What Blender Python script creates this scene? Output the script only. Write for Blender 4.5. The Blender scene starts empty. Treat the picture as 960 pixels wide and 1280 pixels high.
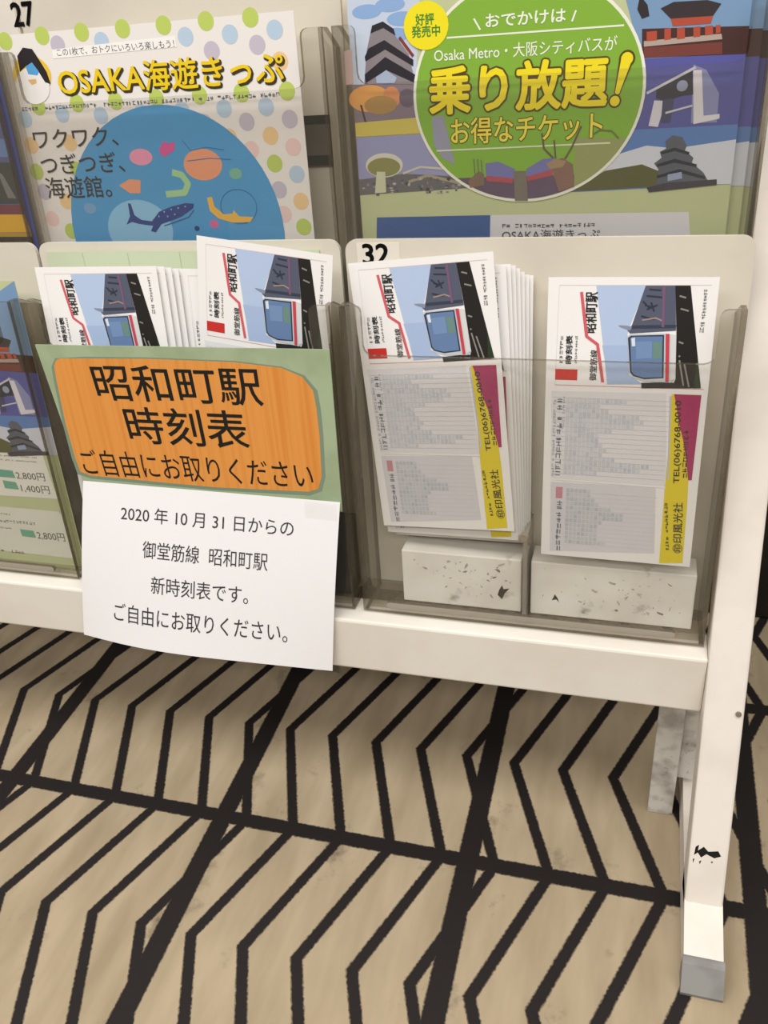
import bpy, math, random
from mathutils import Matrix, Vector
random.seed(7)
R_ = math.radians
SC = bpy.context.scene
COL = SC.collection

# ------------------------------------------------------------------ camera
cam = bpy.data.cameras.new('camera')
cam.sensor_fit = 'VERTICAL'; cam.sensor_height = 36.0; cam.lens = 30.6716
cam.clip_start = 0.02; cam.clip_end = 60
cam_ob = bpy.data.objects.new('camera', cam); COL.objects.link(cam_ob)
cam_ob.matrix_world = Matrix(((0.960663, -0.073542, 0.267801, 0.0), (0.265395, 0.527144, -0.80727, 0.0),
                              (-0.081802, 0.846587, 0.525926, 0.568), (0, 0, 0, 1)))
SC.camera = cam_ob

# ------------------------------------------------------------------ world and lamps
wd = bpy.data.worlds.new('station_ambient'); SC.world = wd; wd.use_nodes = True
bg = wd.node_tree.nodes['Background']
bg.inputs[0].default_value = (1.0, 0.985, 0.965, 1); bg.inputs[1].default_value = 0.18


def area(name, loc, sx, sy, power, rot=(0, 0, 0), col=(1.0, 0.98, 0.95)):
    l = bpy.data.lights.new(name, 'AREA'); l.shape = 'RECTANGLE'; l.size = sx; l.size_y = sy; l.energy = power; l.color = col
    o = bpy.data.objects.new(name, l); COL.objects.link(o); o.location = loc; o.rotation_euler = rot
    return o


area('fluorescent_row', (-0.2, -0.45, 2.55), 4.5, 1.0, 74)
area('fluorescent_row', (-0.2, -2.2, 2.55), 4.5, 1.0, 96)

SC.view_settings.view_transform = 'Standard'
try:
    SC.view_settings.look = 'None'
except Exception:
    pass
SC.view_settings.exposure = 0.0
SC.view_settings.gamma = 1.0
SC.view_settings.use_curve_mapping = False
try:
    SC.cycles.transparent_max_bounces = 48      # rays cross many acrylic faces
except Exception:
    pass

# ------------------------------------------------------------------ materials
MATS = {}


def lin(c):
    c = c / 255.0
    return c / 12.92 if c <= 0.04045 else ((c + 0.055) / 1.055) ** 2.4


def rgb(h):
    h = h.lstrip('#')
    return tuple(lin(int(h[i:i + 2], 16)) for i in (0, 2, 4)) + (1.0,)


def paint(h, rough=0.55, spec=0.3):
    """printed ink, paper or plain paint"""
    key = ('p', h, rough)
    if key in MATS:
        return MATS[key]
    m = bpy.data.materials.new('ink_' + h.lstrip('#')); m.use_nodes = True
    b = m.node_tree.nodes['Principled BSDF']
    b.inputs['Base Color'].default_value = rgb(h); b.inputs['Roughness'].default_value = rough
    b.inputs['Specular IOR Level'].default_value = spec
    MATS[key] = m
    return m


def noisy(name, h1, h2, scale=20.0, rough=0.5, lo=0.45, hi=0.65, detail=6.0, spec=0.3, stretch=(1, 1, 1), bump=0.0, grime=None):
    """two-tone noise mix in object coordinates; grime = (hex, scale, lo, hi) adds dark marks"""
    if name in MATS:
        return MATS[name]
    m = bpy.data.materials.new(name); m.use_nodes = True
    nt = m.node_tree; N = nt.nodes; L = nt.links; b = N['Principled BSDF']
    tc = N.new('ShaderNodeTexCoord'); mp = N.new('ShaderNodeMapping'); mp.inputs['Scale'].default_value = stretch
    L.new(tc.outputs['Object'], mp.inputs[0])
    nz = N.new('ShaderNodeTexNoise'); nz.inputs['Scale'].default_value = scale; nz.inputs['Detail'].default_value = detail
    L.new(mp.outputs[0], nz.inputs['Vector'])
    mr = N.new('ShaderNodeMapRange'); mr.inputs[1].default_value = lo; mr.inputs[2].default_value = hi
    L.new(nz.outputs[0], mr.inputs[0])
    mx = N.new('ShaderNodeMix'); mx.data_type = 'RGBA'
    mx.inputs[6].default_value = rgb(h1); mx.inputs[7].default_value = rgb(h2)
    L.new(mr.outputs[0], mx.inputs[0])
    out = mx.outputs[2]
    if grime:
        g = N.new('ShaderNodeTexNoise'); g.inputs['Scale'].default_value = grime[1]; g.inputs['Detail'].default_value = 8
        g.inputs['Roughness'].default_value = 0.65
        L.new(tc.outputs['Object'], g.inputs['Vector'])
        gr = N.new('ShaderNodeMapRange'); gr.inputs[1].default_value = grime[2]; gr.inputs[2].default_value = grime[3]
        L.new(g.outputs[0], gr.inputs[0])
        m2 = N.new('ShaderNodeMix'); m2.data_type = 'RGBA'; m2.inputs[7].default_value = rgb(grime[0])
        L.new(out, m2.inputs[6]); L.new(gr.outputs[0], m2.inputs[0]); out = m2.outputs[2]
    L.new(out, b.inputs['Base Color'])
    b.inputs['Roughness'].default_value = rough; b.inputs['Specular IOR Level'].default_value = spec
    if bump:
        bp = N.new('ShaderNodeBump'); bp.inputs['Strength'].default_value = bump; bp.inputs['Distance'].default_value = 0.002
        L.new(nz.outputs[0], bp.inputs['Height']); L.new(bp.outputs[0], b.inputs['Normal'])
    MATS[name] = m
    return m


def acrylic(name, tint, haze, haze_col='#b9b2a4', streak=0.0):
    """clear plastic: tinted transparency, a thin scratched haze and a clear-coat reflection"""
    if name in MATS:
        return MATS[name]
    m = bpy.data.materials.new(name); m.use_nodes = True
    nt = m.node_tree; N = nt.nodes; L = nt.links
    for n in list(N):
        N.remove(n)
    out = N.new('ShaderNodeOutputMaterial')
    tr = N.new('ShaderNodeBsdfTransparent'); tr.inputs[0].default_value = tint + (1,)
    df = N.new('ShaderNodeBsdfDiffuse'); df.inputs[0].default_value = rgb(haze_col)
    gl = N.new('ShaderNodeBsdfGlossy'); gl.inputs['Roughness'].default_value = 0.06
    fr = N.new('ShaderNodeFresnel'); fr.inputs[0].default_value = 1.4
    tc = N.new('ShaderNodeTexCoord'); nz = N.new('ShaderNodeTexNoise'); nz.inputs['Scale'].default_value = 9; nz.inputs['Detail'].default_value = 8
    L.new(tc.outputs['Object'], nz.inputs['Vector'])
    mr = N.new('ShaderNodeMapRange'); mr.inputs[1].default_value = 0.4; mr.inputs[2].default_value = 0.7
    mr.inputs[3].default_value = haze; mr.inputs[4].default_value = haze + streak
    L.new(nz.outputs[0], mr.inputs[0])
    m1 = N.new('ShaderNodeMixShader'); L.new(mr.outputs[0], m1.inputs[0]); L.new(tr.outputs[0], m1.inputs[1]); L.new(df.outputs[0], m1.inputs[2])
    m2 = N.new('ShaderNodeMixShader'); ge = N.new('ShaderNodeNewGeometry'); fm = N.new('ShaderNodeMath'); fm.operation = 'SUBTRACT'; fm.use_clamp = True
    L.new(fr.outputs[0], fm.inputs[0]); L.new(ge.outputs['Backfacing'], fm.inputs[1]); L.new(fm.outputs[0], m2.inputs[0]); L.new(m1.outputs[0], m2.inputs[1]); L.new(gl.outputs[0], m2.inputs[2])
    L.new(m2.outputs[0], out.inputs[0])
    MATS[name] = m
    return m


M_CREAM = noisy('cream_enamel', '#ece5da', '#e5ddd0', 14, 0.38, spec=0.4)
M_POST = noisy('cream_enamel_worn', '#e9e0d6', '#e1d7cc', 25, 0.4, spec=0.4, grime=('#4a3d33', 60, 0.70, 0.78))
M_PANEL = noisy('cream_panel', '#ded6c6', '#d3cabb', 9, 0.45)
M_LEG = noisy('scuffed_white_metal', '#d8d4cc', '#a8a299', 60, 0.6, grime=('#37322c', 90, 0.60, 0.72))
M_CAP = noisy('grey_plastic', '#8f8d89', '#7c7a76', 30, 0.6)
M_FOAM = noisy('white_foam', '#f8f4ec', '#ebe5db', 25, 0.8, grime=('#8f867b', 45, 0.60, 0.78))
M_ACR = acrylic('clear_acrylic', (0.93, 0.925, 0.912), 0.025, streak=0.03)
M_WALL = acrylic('smoky_acrylic_side', (0.90, 0.885, 0.855), 0.16, '#a0947f', 0.12)
M_EDGE = acrylic('acrylic_cut_edge', (0.52, 0.49, 0.43), 0.22, '#8a7f6f', 0.1)
M_RIB = acrylic('acrylic_rib', (0.86, 0.85, 0.82), 0.5, '#c4bcae', 0.1)
M_DARK = paint('#1d1916', 0.7)
M_BLACK = paint('#141312', 0.6)
M_STEEL = noisy('zinc_screw', '#8a7f6c', '#6b604f', 80, 0.4)


def floor_material():
    m = bpy.data.materials.new('chevron_grooved_tile'); m.use_nodes = True
    nt = m.node_tree; N = nt.nodes; L = nt.links; b = N['Principled BSDF']

    def math_(op, a, bb=None):
        n = N.new('ShaderNodeMath'); n.operation = op
        for i, v in enumerate((a, bb)):
            if v is None:
                continue
            if isinstance(v, (int, float)):
                n.inputs[i].default_value = v
            else:
                L.new(v, n.inputs[i])
        return n.outputs[0]
    tc = N.new('ShaderNodeTexCoord'); sp = N.new('ShaderNodeSeparateXYZ'); L.new(tc.outputs['Object'], sp.inputs[0])
    ez = N.new('ShaderNodeTexNoise'); ez.inputs['Scale'].default_value = 420; ez.inputs['Detail'].default_value = 4
    L.new(tc.outputs['Object'], ez.inputs['Vector'])
    rough_edge = math_('MULTIPLY', math_('SUBTRACT', ez.outputs[0], 0.5), 2.2)     # millimetres
    u = math_('FRACT', math_('DIVIDE', math_('ADD', sp.outputs[0], 20.0 + 0.2951), 0.2))
    v = math_('FRACT', math_('DIVIDE', math_('ADD', sp.outputs[1], 20.0 - 0.4053), 0.2))
    du = math_('MULTIPLY', math_('SUBTRACT', 0.5, math_('ABSOLUTE', math_('SUBTRACT', u, 0.5))), 200.0)
    dv = math_('MULTIPLY', math_('SUBTRACT', 0.5, math_('ABSOLUTE', math_('SUBTRACT', v, 0.5))), 200.0)
    g = math_('SUBTRACT', math_('MULTIPLY', u, 5.0), math_('ADD', 0.5 - 10, math_('MULTIPLY', math_('ABSOLUTE', math_('SUBTRACT', v, 0.5)), 2.0)))
    dg = math_('MULTIPLY', math_('SUBTRACT', 0.5, math_('ABSOLUTE', math_('SUBTRACT', math_('FRACT', g), 0.5))), 37.0)
    d = math_('MINIMUM', math_('SUBTRACT', du, 7.8), math_('SUBTRACT', dv, 6.2))
    d = math_('MINIMUM', d, math_('SUBTRACT', dg, 4.0))
    d = math_('ADD', d, rough_edge)
    mask = N.new('ShaderNodeMapRange'); mask.inputs[1].default_value = -0.6; mask.inputs[2].default_value = 0.6
    L.new(d, mask.inputs[0])
    # stone colour: mottled beige with faint long streaks and worn spots
    mp = N.new('ShaderNodeMapping'); mp.inputs['Scale'].default_value = (14, 3, 1); L.new(tc.outputs['Object'], mp.inputs[0])
    n1 = N.new('ShaderNodeTexNoise'); n1.inputs['Scale'].default_value = 3; n1.inputs['Detail'].default_value = 7; L.new(mp.outputs[0], n1.inputs['Vector'])
    c1 = N.new('ShaderNodeMix'); c1.data_type = 'RGBA'; c1.inputs[6].default_value = rgb('#b3a186'); c1.inputs[7].default_value = rgb('#9c8b70')
    r1 = N.new('ShaderNodeMapRange'); r1.inputs[1].default_value = 0.35; r1.inputs[2].default_value = 0.7; L.new(n1.outputs[0], r1.inputs[0]); L.new(r1.outputs[0], c1.inputs[0])
    n2 = N.new('ShaderNodeTexNoise'); n2.inputs['Scale'].default_value = 22; n2.inputs['Detail'].default_value = 9; n2.inputs['Roughness'].default_value = 0.7
    L.new(tc.outputs['Object'], n2.inputs['Vector'])
    near = N.new('ShaderNodeMapRange'); near.inputs[1].default_value = 30; near.inputs[2].default_value = 6; near.inputs[3].default_value = 0; near.inputs[4].default_value = 0.085
    L.new(math_('MINIMUM', du, dv), near.inputs[0])
    dirt = math_('ADD', n2.outputs[0], near.outputs[0])
    r2 = N.new('ShaderNodeMapRange'); r2.inputs[1].default_value = 0.62; r2.inputs[2].default_value = 0.80; r2.inputs[4].default_value = 0.75; L.new(dirt, r2.inputs[0])
    c2 = N.new('ShaderNodeMix'); c2.data_type = 'RGBA'; c2.inputs[7].default_value = rgb('#4a3f33'); L.new(c1.outputs[2], c2.inputs[6]); L.new(r2.outputs[0], c2.inputs[0])
    c3 = N.new('ShaderNodeMix'); c3.data_type = 'RGBA'; c3.inputs[6].default_value = rgb('#1f1a19')
    L.new(c2.outputs[2], c3.inputs[7]); L.new(mask.outputs[0], c3.inputs[0])
    L.new(c3.outputs[2], b.inputs['Base Color'])
    b.inputs['Roughness'].default_value = 0.55; b.inputs['Specular IOR Level'].default_value = 0.3
    bp = N.new('ShaderNodeBump'); bp.inputs['Distance'].default_value = 0.0012; bp.inputs['Strength'].default_value = 0.8
    L.new(mask.outputs[0], bp.inputs['Height']); L.new(bp.outputs[0], b.inputs['Normal'])
    return m


# ------------------------------------------------------------------ mesh builder (millimetres in, metres out)
FONT_CACHE = {}
EPS = 0.07


def glyphs(s):
    key = s
    if key in FONT_CACHE:
        return FONT_CACHE[key]
    c = bpy.data.curves.new('lettering', 'FONT'); c.body = s; c.size = 1.0; c.resolution_u = 3
    o = bpy.data.objects.new('lettering', c); COL.objects.link(o)
    bpy.context.view_layer.update()
    ev = o.evaluated_get(bpy.context.evaluated_depsgraph_get())
    me = ev.to_mesh()
    vs = [(v.co.x, v.co.y) for v in me.vertices]; fs = [list(p.vertices) for p in me.polygons]
    ev.to_mesh_clear()
    bpy.data.objects.remove(o); bpy.data.curves.remove(c)
    FONT_CACHE[key] = (vs, fs)
    return vs, fs


class MB:
    def __init__(s):
        s.v = []; s.f = []; s.m = []; s.mats = []; s.k = 0

    def mi(s, mat):
        if mat not in s.mats:
            s.mats.append(mat)
        return s.mats.index(mat)

    def add(s, vs, fs, mat):
        o = len(s.v); s.v += [tuple(p) for p in vs]; k = s.mi(mat)
        for f in fs:
            s.f.append([i + o for i in f]); s.m.append(k)

    # flat art on the face of a sheet: x right, y up (0 at the top edge), towards the viewer = -Y
    def poly(s, pts, mat, lay=1):
        area2 = sum(pts[i][0] * pts[(i + 1) % len(pts)][1] - pts[(i + 1) % len(pts)][0] * pts[i][1] for i in range(len(pts)))
        if area2 < 0:
            pts = pts[::-1]
        s.k += 1; d = -EPS * lay - 0.0012 * (s.k % 40)
        s.add([(x, d, y) for x, y in pts], [list(range(len(pts)))], mat)

    def rect(s, x0, y0, x1, y1, mat, lay=1):
        s.poly([(x0, y0), (x1, y0), (x1, y1), (x0, y1)], mat, lay)

    def oval(s, cx, cy, w, h, mat, lay=1, n=28, rot=0.0):
        c, q = math.cos(rot), math.sin(rot)
        s.poly([(cx + w / 2 * math.cos(a) * c - h / 2 * math.sin(a) * q, cy + w / 2 * math.cos(a) * q + h / 2 * math.sin(a) * c)
                for a in [2 * math.pi * i / n for i in range(n)]], mat, lay)

    def ring(s, cx, cy, w, h, t, mat, lay=1, n=48):
        o = len(s.v)
        for i in range(n):
            a = 2 * math.pi * i / n
            s.v.append((cx + w / 2 * math.cos(a), -EPS * lay, cy + h / 2 * math.sin(a)))
            s.v.append((cx + (w / 2 - t) * math.cos(a), -EPS * lay, cy + (h / 2 - t) * math.sin(a)))
        k = s.mi(mat)
        for i in range(n):
            j = (i + 1) % n
            s.f.append([o + 2 * i, o + 2 * j, o + 2 * j + 1, o + 2 * i + 1]); s.m.append(k)

    def line(s, pts, w, mat, lay=1):
        for (x0, y0), (x1, y1) in zip(pts, pts[1:]):
            d = math.hypot(x1 - x0, y1 - y0) or 1
            nx, ny = -(y1 - y0) / d * w / 2, (x1 - x0) / d * w / 2
            s.poly([(x0 + nx, y0 + ny), (x0 - nx, y0 - ny), (x1 - nx, y1 - ny), (x1 + nx, y1 + ny)], mat, lay)
        for x, y in pts[1:-1]:
            s.oval(x, y, w, w, mat, lay, 8)

    def text(s, body, cx, cy, w, h, mat, lay=1, rot=0, bold=0.0, slant=0.0):
        """lettering fitted to a box w wide along its baseline and h tall; rot in degrees"""
        vs, fs = glyphs(body)
        xs = [p[0] for p in vs]; ys = [p[1] for p in vs]
        x0, x1, y0, y1 = min(xs), max(xs), min(ys), max(ys)
        a = R_(rot); c, q = math.cos(a), math.sin(a)
        n = 0 if bold <= 0 else (8 if bold < 0.06 else 12)
        for k in range(-1, n):
            ox, oy = (0, 0) if k < 0 else (bold * h * math.cos(2 * math.pi * k / n), bold * h * math.sin(2 * math.pi * k / n))
            out = []
            for x, y in vs:
                X = ((x - x0) / (x1 - x0) - 0.5) * (w - 2 * bold * h) + ox; Y = ((y - y0) / (y1 - y0) - 0.5) * h * (1 - 2 * bold) + oy
                X += slant * Y
                out.append((cx + X * c - Y * q, -EPS * lay - 0.005 * (k + 1), cy + X * q + Y * c))
            s.add(out, fs, mat)

    def tiny(s, cx, cy, w, h, mat, lay=1, rot=0, n=None, seed=1):
        """a line of print too small to read: short broken strokes"""
        rnd = random.Random(seed)
        a = R_(rot); c, q = math.cos(a), math.sin(a)
        n = n or max(3, int(w / (h * 1.05)))
        st = w / n
        for i in range(n):
            if rnd.random() < 0.06:
                continue
            bx = -w / 2 + i * st
            for _ in range(3):
                if rnd.random() < 0.5:
                    r_ = (bx + st * 0.05, rnd.uniform(-.45, .35) * h, bx + st * 0.85, 0); r_ = (r_[0], r_[1], r_[2], r_[1] + h * 0.15)
                else:
                    xx = bx + st * rnd.uniform(0.05, 0.7); r_ = (xx, -h * rnd.uniform(.3, .5), xx + st * 0.15, h * rnd.uniform(.3, .5))
                p = [(r_[0], r_[1]), (r_[2], r_[1]), (r_[2], r_[3]), (r_[0], r_[3])]
                s.poly([(cx + X * c - Y * q, cy + X * q + Y * c) for X, Y in p], mat, lay)

    def box(s, x0, x1, y0, y1, z0, z1, mat, bev=0.0):
        if bev <= 0:
            vs = [(x, y, z) for x in (x0, x1) for y in (y0, y1) for z in (z0, z1)]
            s.add(vs, [[0, 1, 3, 2], [4, 6, 7, 5], [0, 4, 5, 1], [2, 3, 7, 6], [0, 2, 6, 4], [1, 5, 7, 3]], mat)
            return
        import bmesh
        bm = bmesh.new(); bmesh.ops.create_cube(bm, size=1)
        for v in bm.verts:
            v.co = ((x0 + x1) / 2 + v.co.x * (x1 - x0), (y0 + y1) / 2 + v.co.y * (y1 - y0), (z0 + z1) / 2 + v.co.z * (z1 - z0))
        bmesh.ops.bevel(bm, geom=bm.edges[:], offset=bev, segments=2, affect='EDGES', profile=0.5)
        bm.verts.index_update()
        s.add([v.co[:] for v in bm.verts], [[v.index for v in f.verts] for f in bm.faces], mat)
        bm.free()

    def prism(s, pts, y0, y1, mat, edge=None, plane='xz'):
        """extrude an outline (x, z) between depths y0 (front) and y1 (back); plane 'yz' extrudes along x"""
        n = len(pts)
        a2 = sum(pts[i][0] * pts[(i + 1) % n][1] - pts[(i + 1) % n][0] * pts[i][1] for i in range(n))
        if a2 < 0:
            pts = pts[::-1]
        if plane == 'xz':
            fr = [(x, y0, z) for x, z in pts]; bk = [(x, y1, z) for x, z in pts]
        else:
            fr = [(y1, a, z) for a, z in pts]; bk = [(y0, a, z) for a, z in pts]
        s.add(fr, [list(range(n))], mat); s.add(bk, [list(range(n))[::-1]], mat)
        for i in range(n):
            j = (i + 1) % n
            s.add([fr[i], fr[j], bk[j], bk[i]], [[1, 0, 3, 2]], edge or mat)

    def cyl(s, c, r, h, mat, n=14):
        """short round head standing towards the viewer from centre c"""
        x, y, z = c
        fr = [(x + r * .8 * math.cos(2 * math.pi * i / n), y - h, z + r * .8 * math.sin(2 * math.pi * i / n)) for i in range(n)]
        md = [(x + r * math.cos(2 * math.pi * i / n), y - h * .5, z + r * math.sin(2 * math.pi * i / n)) for i in range(n)]
        bk = [(x + r * math.cos(2 * math.pi * i / n), y, z + r * math.sin(2 * math.pi * i / n)) for i in range(n)]
        s.add(fr + md + bk, [list(range(n))] + [[i + n, (i + 1) % n + n, (i + 1) % n, i] for i in range(n)] +
              [[i + 2 * n, (i + 1) % n + 2 * n, (i + 1) % n + n, i + n] for i in range(n)], mat)

    def mesh(s, name, warp=None):
        me = bpy.data.meshes.new(name)
        vs = [warp(p) for p in s.v] if warp else s.v
        me.from_pydata([(x / 1000, y / 1000, z / 1000) for x, y, z in vs], [], s.f)
        for m in s.mats:
            me.materials.append(m)
        me.polygons.foreach_set('material_index', s.m)
        me.update()
        return me


WM = {}          # world matrices by object


def link(name, me, M=None, parent=None):
    o = bpy.data.objects.new(name, me); COL.objects.link(o)
    M = M if M is not None else Matrix()
    WM[o] = M
    if parent:
        o.parent = parent; o.matrix_basis = WM[parent].inverted() @ M
    else:
        o.matrix_basis = M
    return o


def tag(o, label=None, cat=None, group=None, kind=None):
    if label: o['label'] = label
    if cat: o['category'] = cat
    if group: o['group'] = group
    if kind: o['kind'] = kind
    return o


def mm(x, y, z):
    return Vector((x / 1000, y / 1000, z / 1000))


def frame(O, X, D, Z):
    return Matrix(((X[0], D[0], Z[0], O[0]), (X[1], D[1], Z[1], O[1]), (X[2], D[2], Z[2], O[2]), (0, 0, 0, 1)))


class Lean:
    """a plane leaning back: x along the rack, u up the plane, w into the rack"""
    def __init__(s, O, deg):
        a = R_(deg); s.O = mm(*O); s.X = Vector((1, 0, 0)); s.U = Vector((0, math.sin(a), math.cos(a))); s.W = Vector((0, math.cos(a), -math.sin(a)))

    def pt(s, x, u, w):
        return s.O + (s.X * x + s.U * u + s.W * w) / 1000

    def M(s, x=0, u=0, w=0):
        return frame(s.pt(x, u, w), s.X, s.W, s.U)

    def pose(s, x, u, w, yaw=0, pit=0, roll=0):
        """sheet whose top left corner is at (x, u, w)"""
        yaw, pit, roll = R_(yaw), R_(pit), R_(roll)
        ex = s.X * math.cos(yaw) + s.W * math.sin(yaw); n = s.W * math.cos(yaw) - s.X * math.sin(yaw)
        up = s.U * math.cos(pit) + n * math.sin(pit)
        e1 = ex * math.cos(roll) + up * math.sin(roll); e2 = up * math.cos(roll) - ex * math.sin(roll)
        return frame(s.pt(x, u, w), e1, e2.cross(e1), e2)


POST = Lean((0, 385, 29), 20.2)       # plane of the leaning posts
TIER = Lean((0, 463, 184), 4.733)     # plane of the steeper pockets

# ================================================================== SETTING
b = MB(); b.add([(-3000, -2600, 0), (2200, -2600, 0), (2200, 735, 0), (-3000, 735, 0)], [[0, 1, 2, 3]], floor_material())
tag(link('floor', b.mesh('floor')), kind='structure')
b = MB(); b.box(-3000, 2200, 745, 845, 0, 2600, noisy('plaster', '#cfc6b6', '#c4baa9', 4, 0.8))
tag(link('wall_back', b.mesh('wall_back')), kind='structure')
b = MB(); b.box(-3000, 2200, 733, 746, 0, 420, noisy('dark_stone_skirting', '#17130f', '#221c18', 12, 0.45), 2)
tag(link('baseboard_back', b.mesh('baseboard_back')), kind='structure')

# ================================================================== RACK
rack = bpy.data.objects.new('brochure_rack', None); COL.objects.link(rack)
rack.location = mm(-285, 440, 0); WM[rack] = Matrix.Translation(rack.location)
tag(rack, 'cream metal leaning brochure rack with clear acrylic pockets standing on the grooved tile floor', 'brochure rack')

PX = [(55.5, 79.5), (-650.5, -626.5)]
for k, (xa, xb) in enumerate(PX):
    b = MB(); b.box(xa, xb, 0, 25, -6, 1300, M_POST, 1.6)
    if k == 0:
        for pts in ([(60, 37), (64, 41), (67, 38), (73, 39.5), (75, 36), (71, 34), (66, 36), (63, 33)],
                    [(59, 40), (61, 42), (60.5, 36), (58.5, 34)], [(62, 30), (63.5, 31), (62.5, 28)], [(69, 31), (70.5, 31.5), (70, 30)],
                    [(58, 31), (59, 31.5), (58.5, 28)]):
            o = len(b.v); b.add([(x, -0.15, z) for x, z in pts], [list(range(len(pts)))], M_BLACK)
    link('post', b.mesh('post'), POST.M(), rack)
    # foot: low horizontal tube with a sloped front and a grey plastic end cap
    b = MB(); b.prism([(346, 2), (350, 19), (384, 28), (392, 30), (540, 30), (540, 2)], xa, xb, M_POST, plane='yz')
    ft = link('foot', b.mesh('foot'), None, rack)
    b = MB(); b.prism([(350.5, 20), (346.5, 19), (336, 4), (337, 0), (352, 0), (352, 20)], xa - .8, xb + .8, M_CAP, plane='yz')
    tag(link('end_cap', b.mesh('end_cap'), None, ft), 'grey plastic end cap')
    lx0, lx1 = (32, 50) if k == 0 else (-603, -585)
    b = MB(); b.box(lx0, lx1, 477, 480, 0, 150, M_LEG, .6); b.box(lx1 - .4, lx1 + 13, 483, 486, 36, 150, M_LEG, .6)
    tag(link('rear_leg', b.mesh('rear_leg'), None, rack), 'scuffed angle leg behind the front foot')
b = MB(); b.cyl((76, -0.2, 136), 1.8, 1.4, M_STEEL)
link('screw', b.mesh('screw'), POST.M(), rack)

b = MB(); b.box(-626.5, 55.5, 443, 470, 143, 187.5, M_CREAM, 1.8)
link('bottom_rail', b.mesh('bottom_rail'), None, rack)


def rounded(x0, z0, x1, z1, r, n=5, corners=(1, 1, 1, 1)):
    out = []
    for i, (cx, cz, a) in enumerate(((x1 - r, z1 - r, 0), (x0 + r, z1 - r, 90), (x0 + r, z0 + r, 180), (x1 - r, z0 + r, 270))):
        if not corners[i]:
            out.append(((x1, z1), (x0, z1), (x0, z0), (x1, z0))[i]); continue
        for k in range(n + 1):
            t = R_(a + 90 * k / n); out.append((cx + r * math.cos(t), cz + r * math.sin(t)))
    return out


COLS = [(-617, -403.5), (-394, -179), (-172.5, 52.8)]
PANELS = [(-620, -399), (-396.5, -181), (-177.5, 56.5)]


def back_panel(x0, x1, u0, u1, w):
    b = MB(); b.prism(rounded(x0, u0, x1, u1, 7), w, w + 3, M_PANEL)
    return link('back_panel', b.mesh('back_panel'), TIER.M(), rack)


def pocket(x0, x1, u0, w0, depth, height=218, base=0.0):
    """acrylic pocket: front sheet with a finger cut-out, two side walls, floor and slotted lip"""
    t = 3.0
    b = MB()
    r = 6; c0 = x0 + 13; c1 = x1 - 13; uc = u0 + 188; ut = u0 + height
    u0 += base
    pts = [(x0, u0), (x1, u0), (x1, ut), (c1 + 4, ut)]
    pts += [(c1 + 4 - 4 * math.sin(R_(a)), ut - 4 + 4 * math.cos(R_(a))) for a in (30, 60, 90)]
    pts += [(c1 - r + r * math.cos(R_(a)), uc + r - r * math.sin(R_(a))) for a in (0, 30, 60, 90)]
    pts += [(c0 + r - r * math.sin(R_(a)), uc + r - r * math.cos(R_(a))) for a in (0, 30, 60, 90)]
    pts += [(c0 - 4 + 4 * math.cos(R_(a)), ut - 4 + 4 * math.sin(R_(a))) for a in (0, 30, 60, 90)]
    pts += [(x0, ut)]
    b.prism(pts, w0, w0 + t, M_ACR, M_EDGE)
    fr = link('acrylic_pocket', b.mesh('acrylic_pocket'), TIER.M(), rack)
    for xa in (x0, x1 - t):
        b = MB(); b.prism([(w0 + t, u0), (w0 + depth, u0), (w0 + depth, ut - 10), (w0 + t + 8, ut), (w0 + t, ut)], xa, xa + t, M_WALL, M_EDGE, plane='yz')
        link('side_wall', b.mesh('side_wall'), TIER.M(), fr)
    b = MB(); b.box(x0 + t, x1 - t, w0 + t, w0 + depth, u0 + 2, u0 + 4.5, M_WALL)
    link('pocket_floor', b.mesh('pocket_floor'), TIER.M(), fr)
    b = MB(); b.prism(rounded(x0 + 18, u0 + 6.3, x1 - 18, u0 + 10.5, 1.9, 4), w0 - 3, w0, M_RIB, M_EDGE)
    link('lip', b.mesh('lip'), TIER.M(), fr)
    return fr


for x0, x1 in PANELS:
    back_panel(x0, x1, 0, 250, 26)
    back_panel(x0, x1, 72, 396.5, 62)
    back_panel(x0, x1, 220, 545, 98)
for i, (x0, x1) in enumerate(COLS):
    fr = pocket(x0, x1, 0.5, -9, 35, base=3.6)
    pocket(*((x0, x1), (-618, -405.5), (-398.5, -183), (-177, 54.5))[i + 1], 146, 30, 32)
    if i == 2:
        b = MB(); b.box(-62.5, -59.5, -6, 26, 8, 72, M_RIB, .5)
        link('divider', b.mesh('divider'), TIER.M(), fr)
        b = MB(); b.cyl((-61.5, -9, 73), 3.2, 2.2, M_STEEL)
        link('bolt', b.mesh('bolt'), TIER.M(), fr)
b = MB(); b.prism(rounded(-626, 668, 55, 1290, 7), 10, 14, M_PANEL)  # unseen panel added to keep lamp light off the floor behind the rack
link('unseen_shade_panel', b.mesh('unseen_shade_panel'), POST.M(), rack)
# hanging slot in the upper panel beside the aquarium flyer, its shade painted dark
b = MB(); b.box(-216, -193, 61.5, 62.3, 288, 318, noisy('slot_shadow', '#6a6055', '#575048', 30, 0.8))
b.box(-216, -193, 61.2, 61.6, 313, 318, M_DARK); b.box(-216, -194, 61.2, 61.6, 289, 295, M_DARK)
link('hanging_slot', b.mesh('hanging_slot'), TIER.M(), rack)
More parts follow.
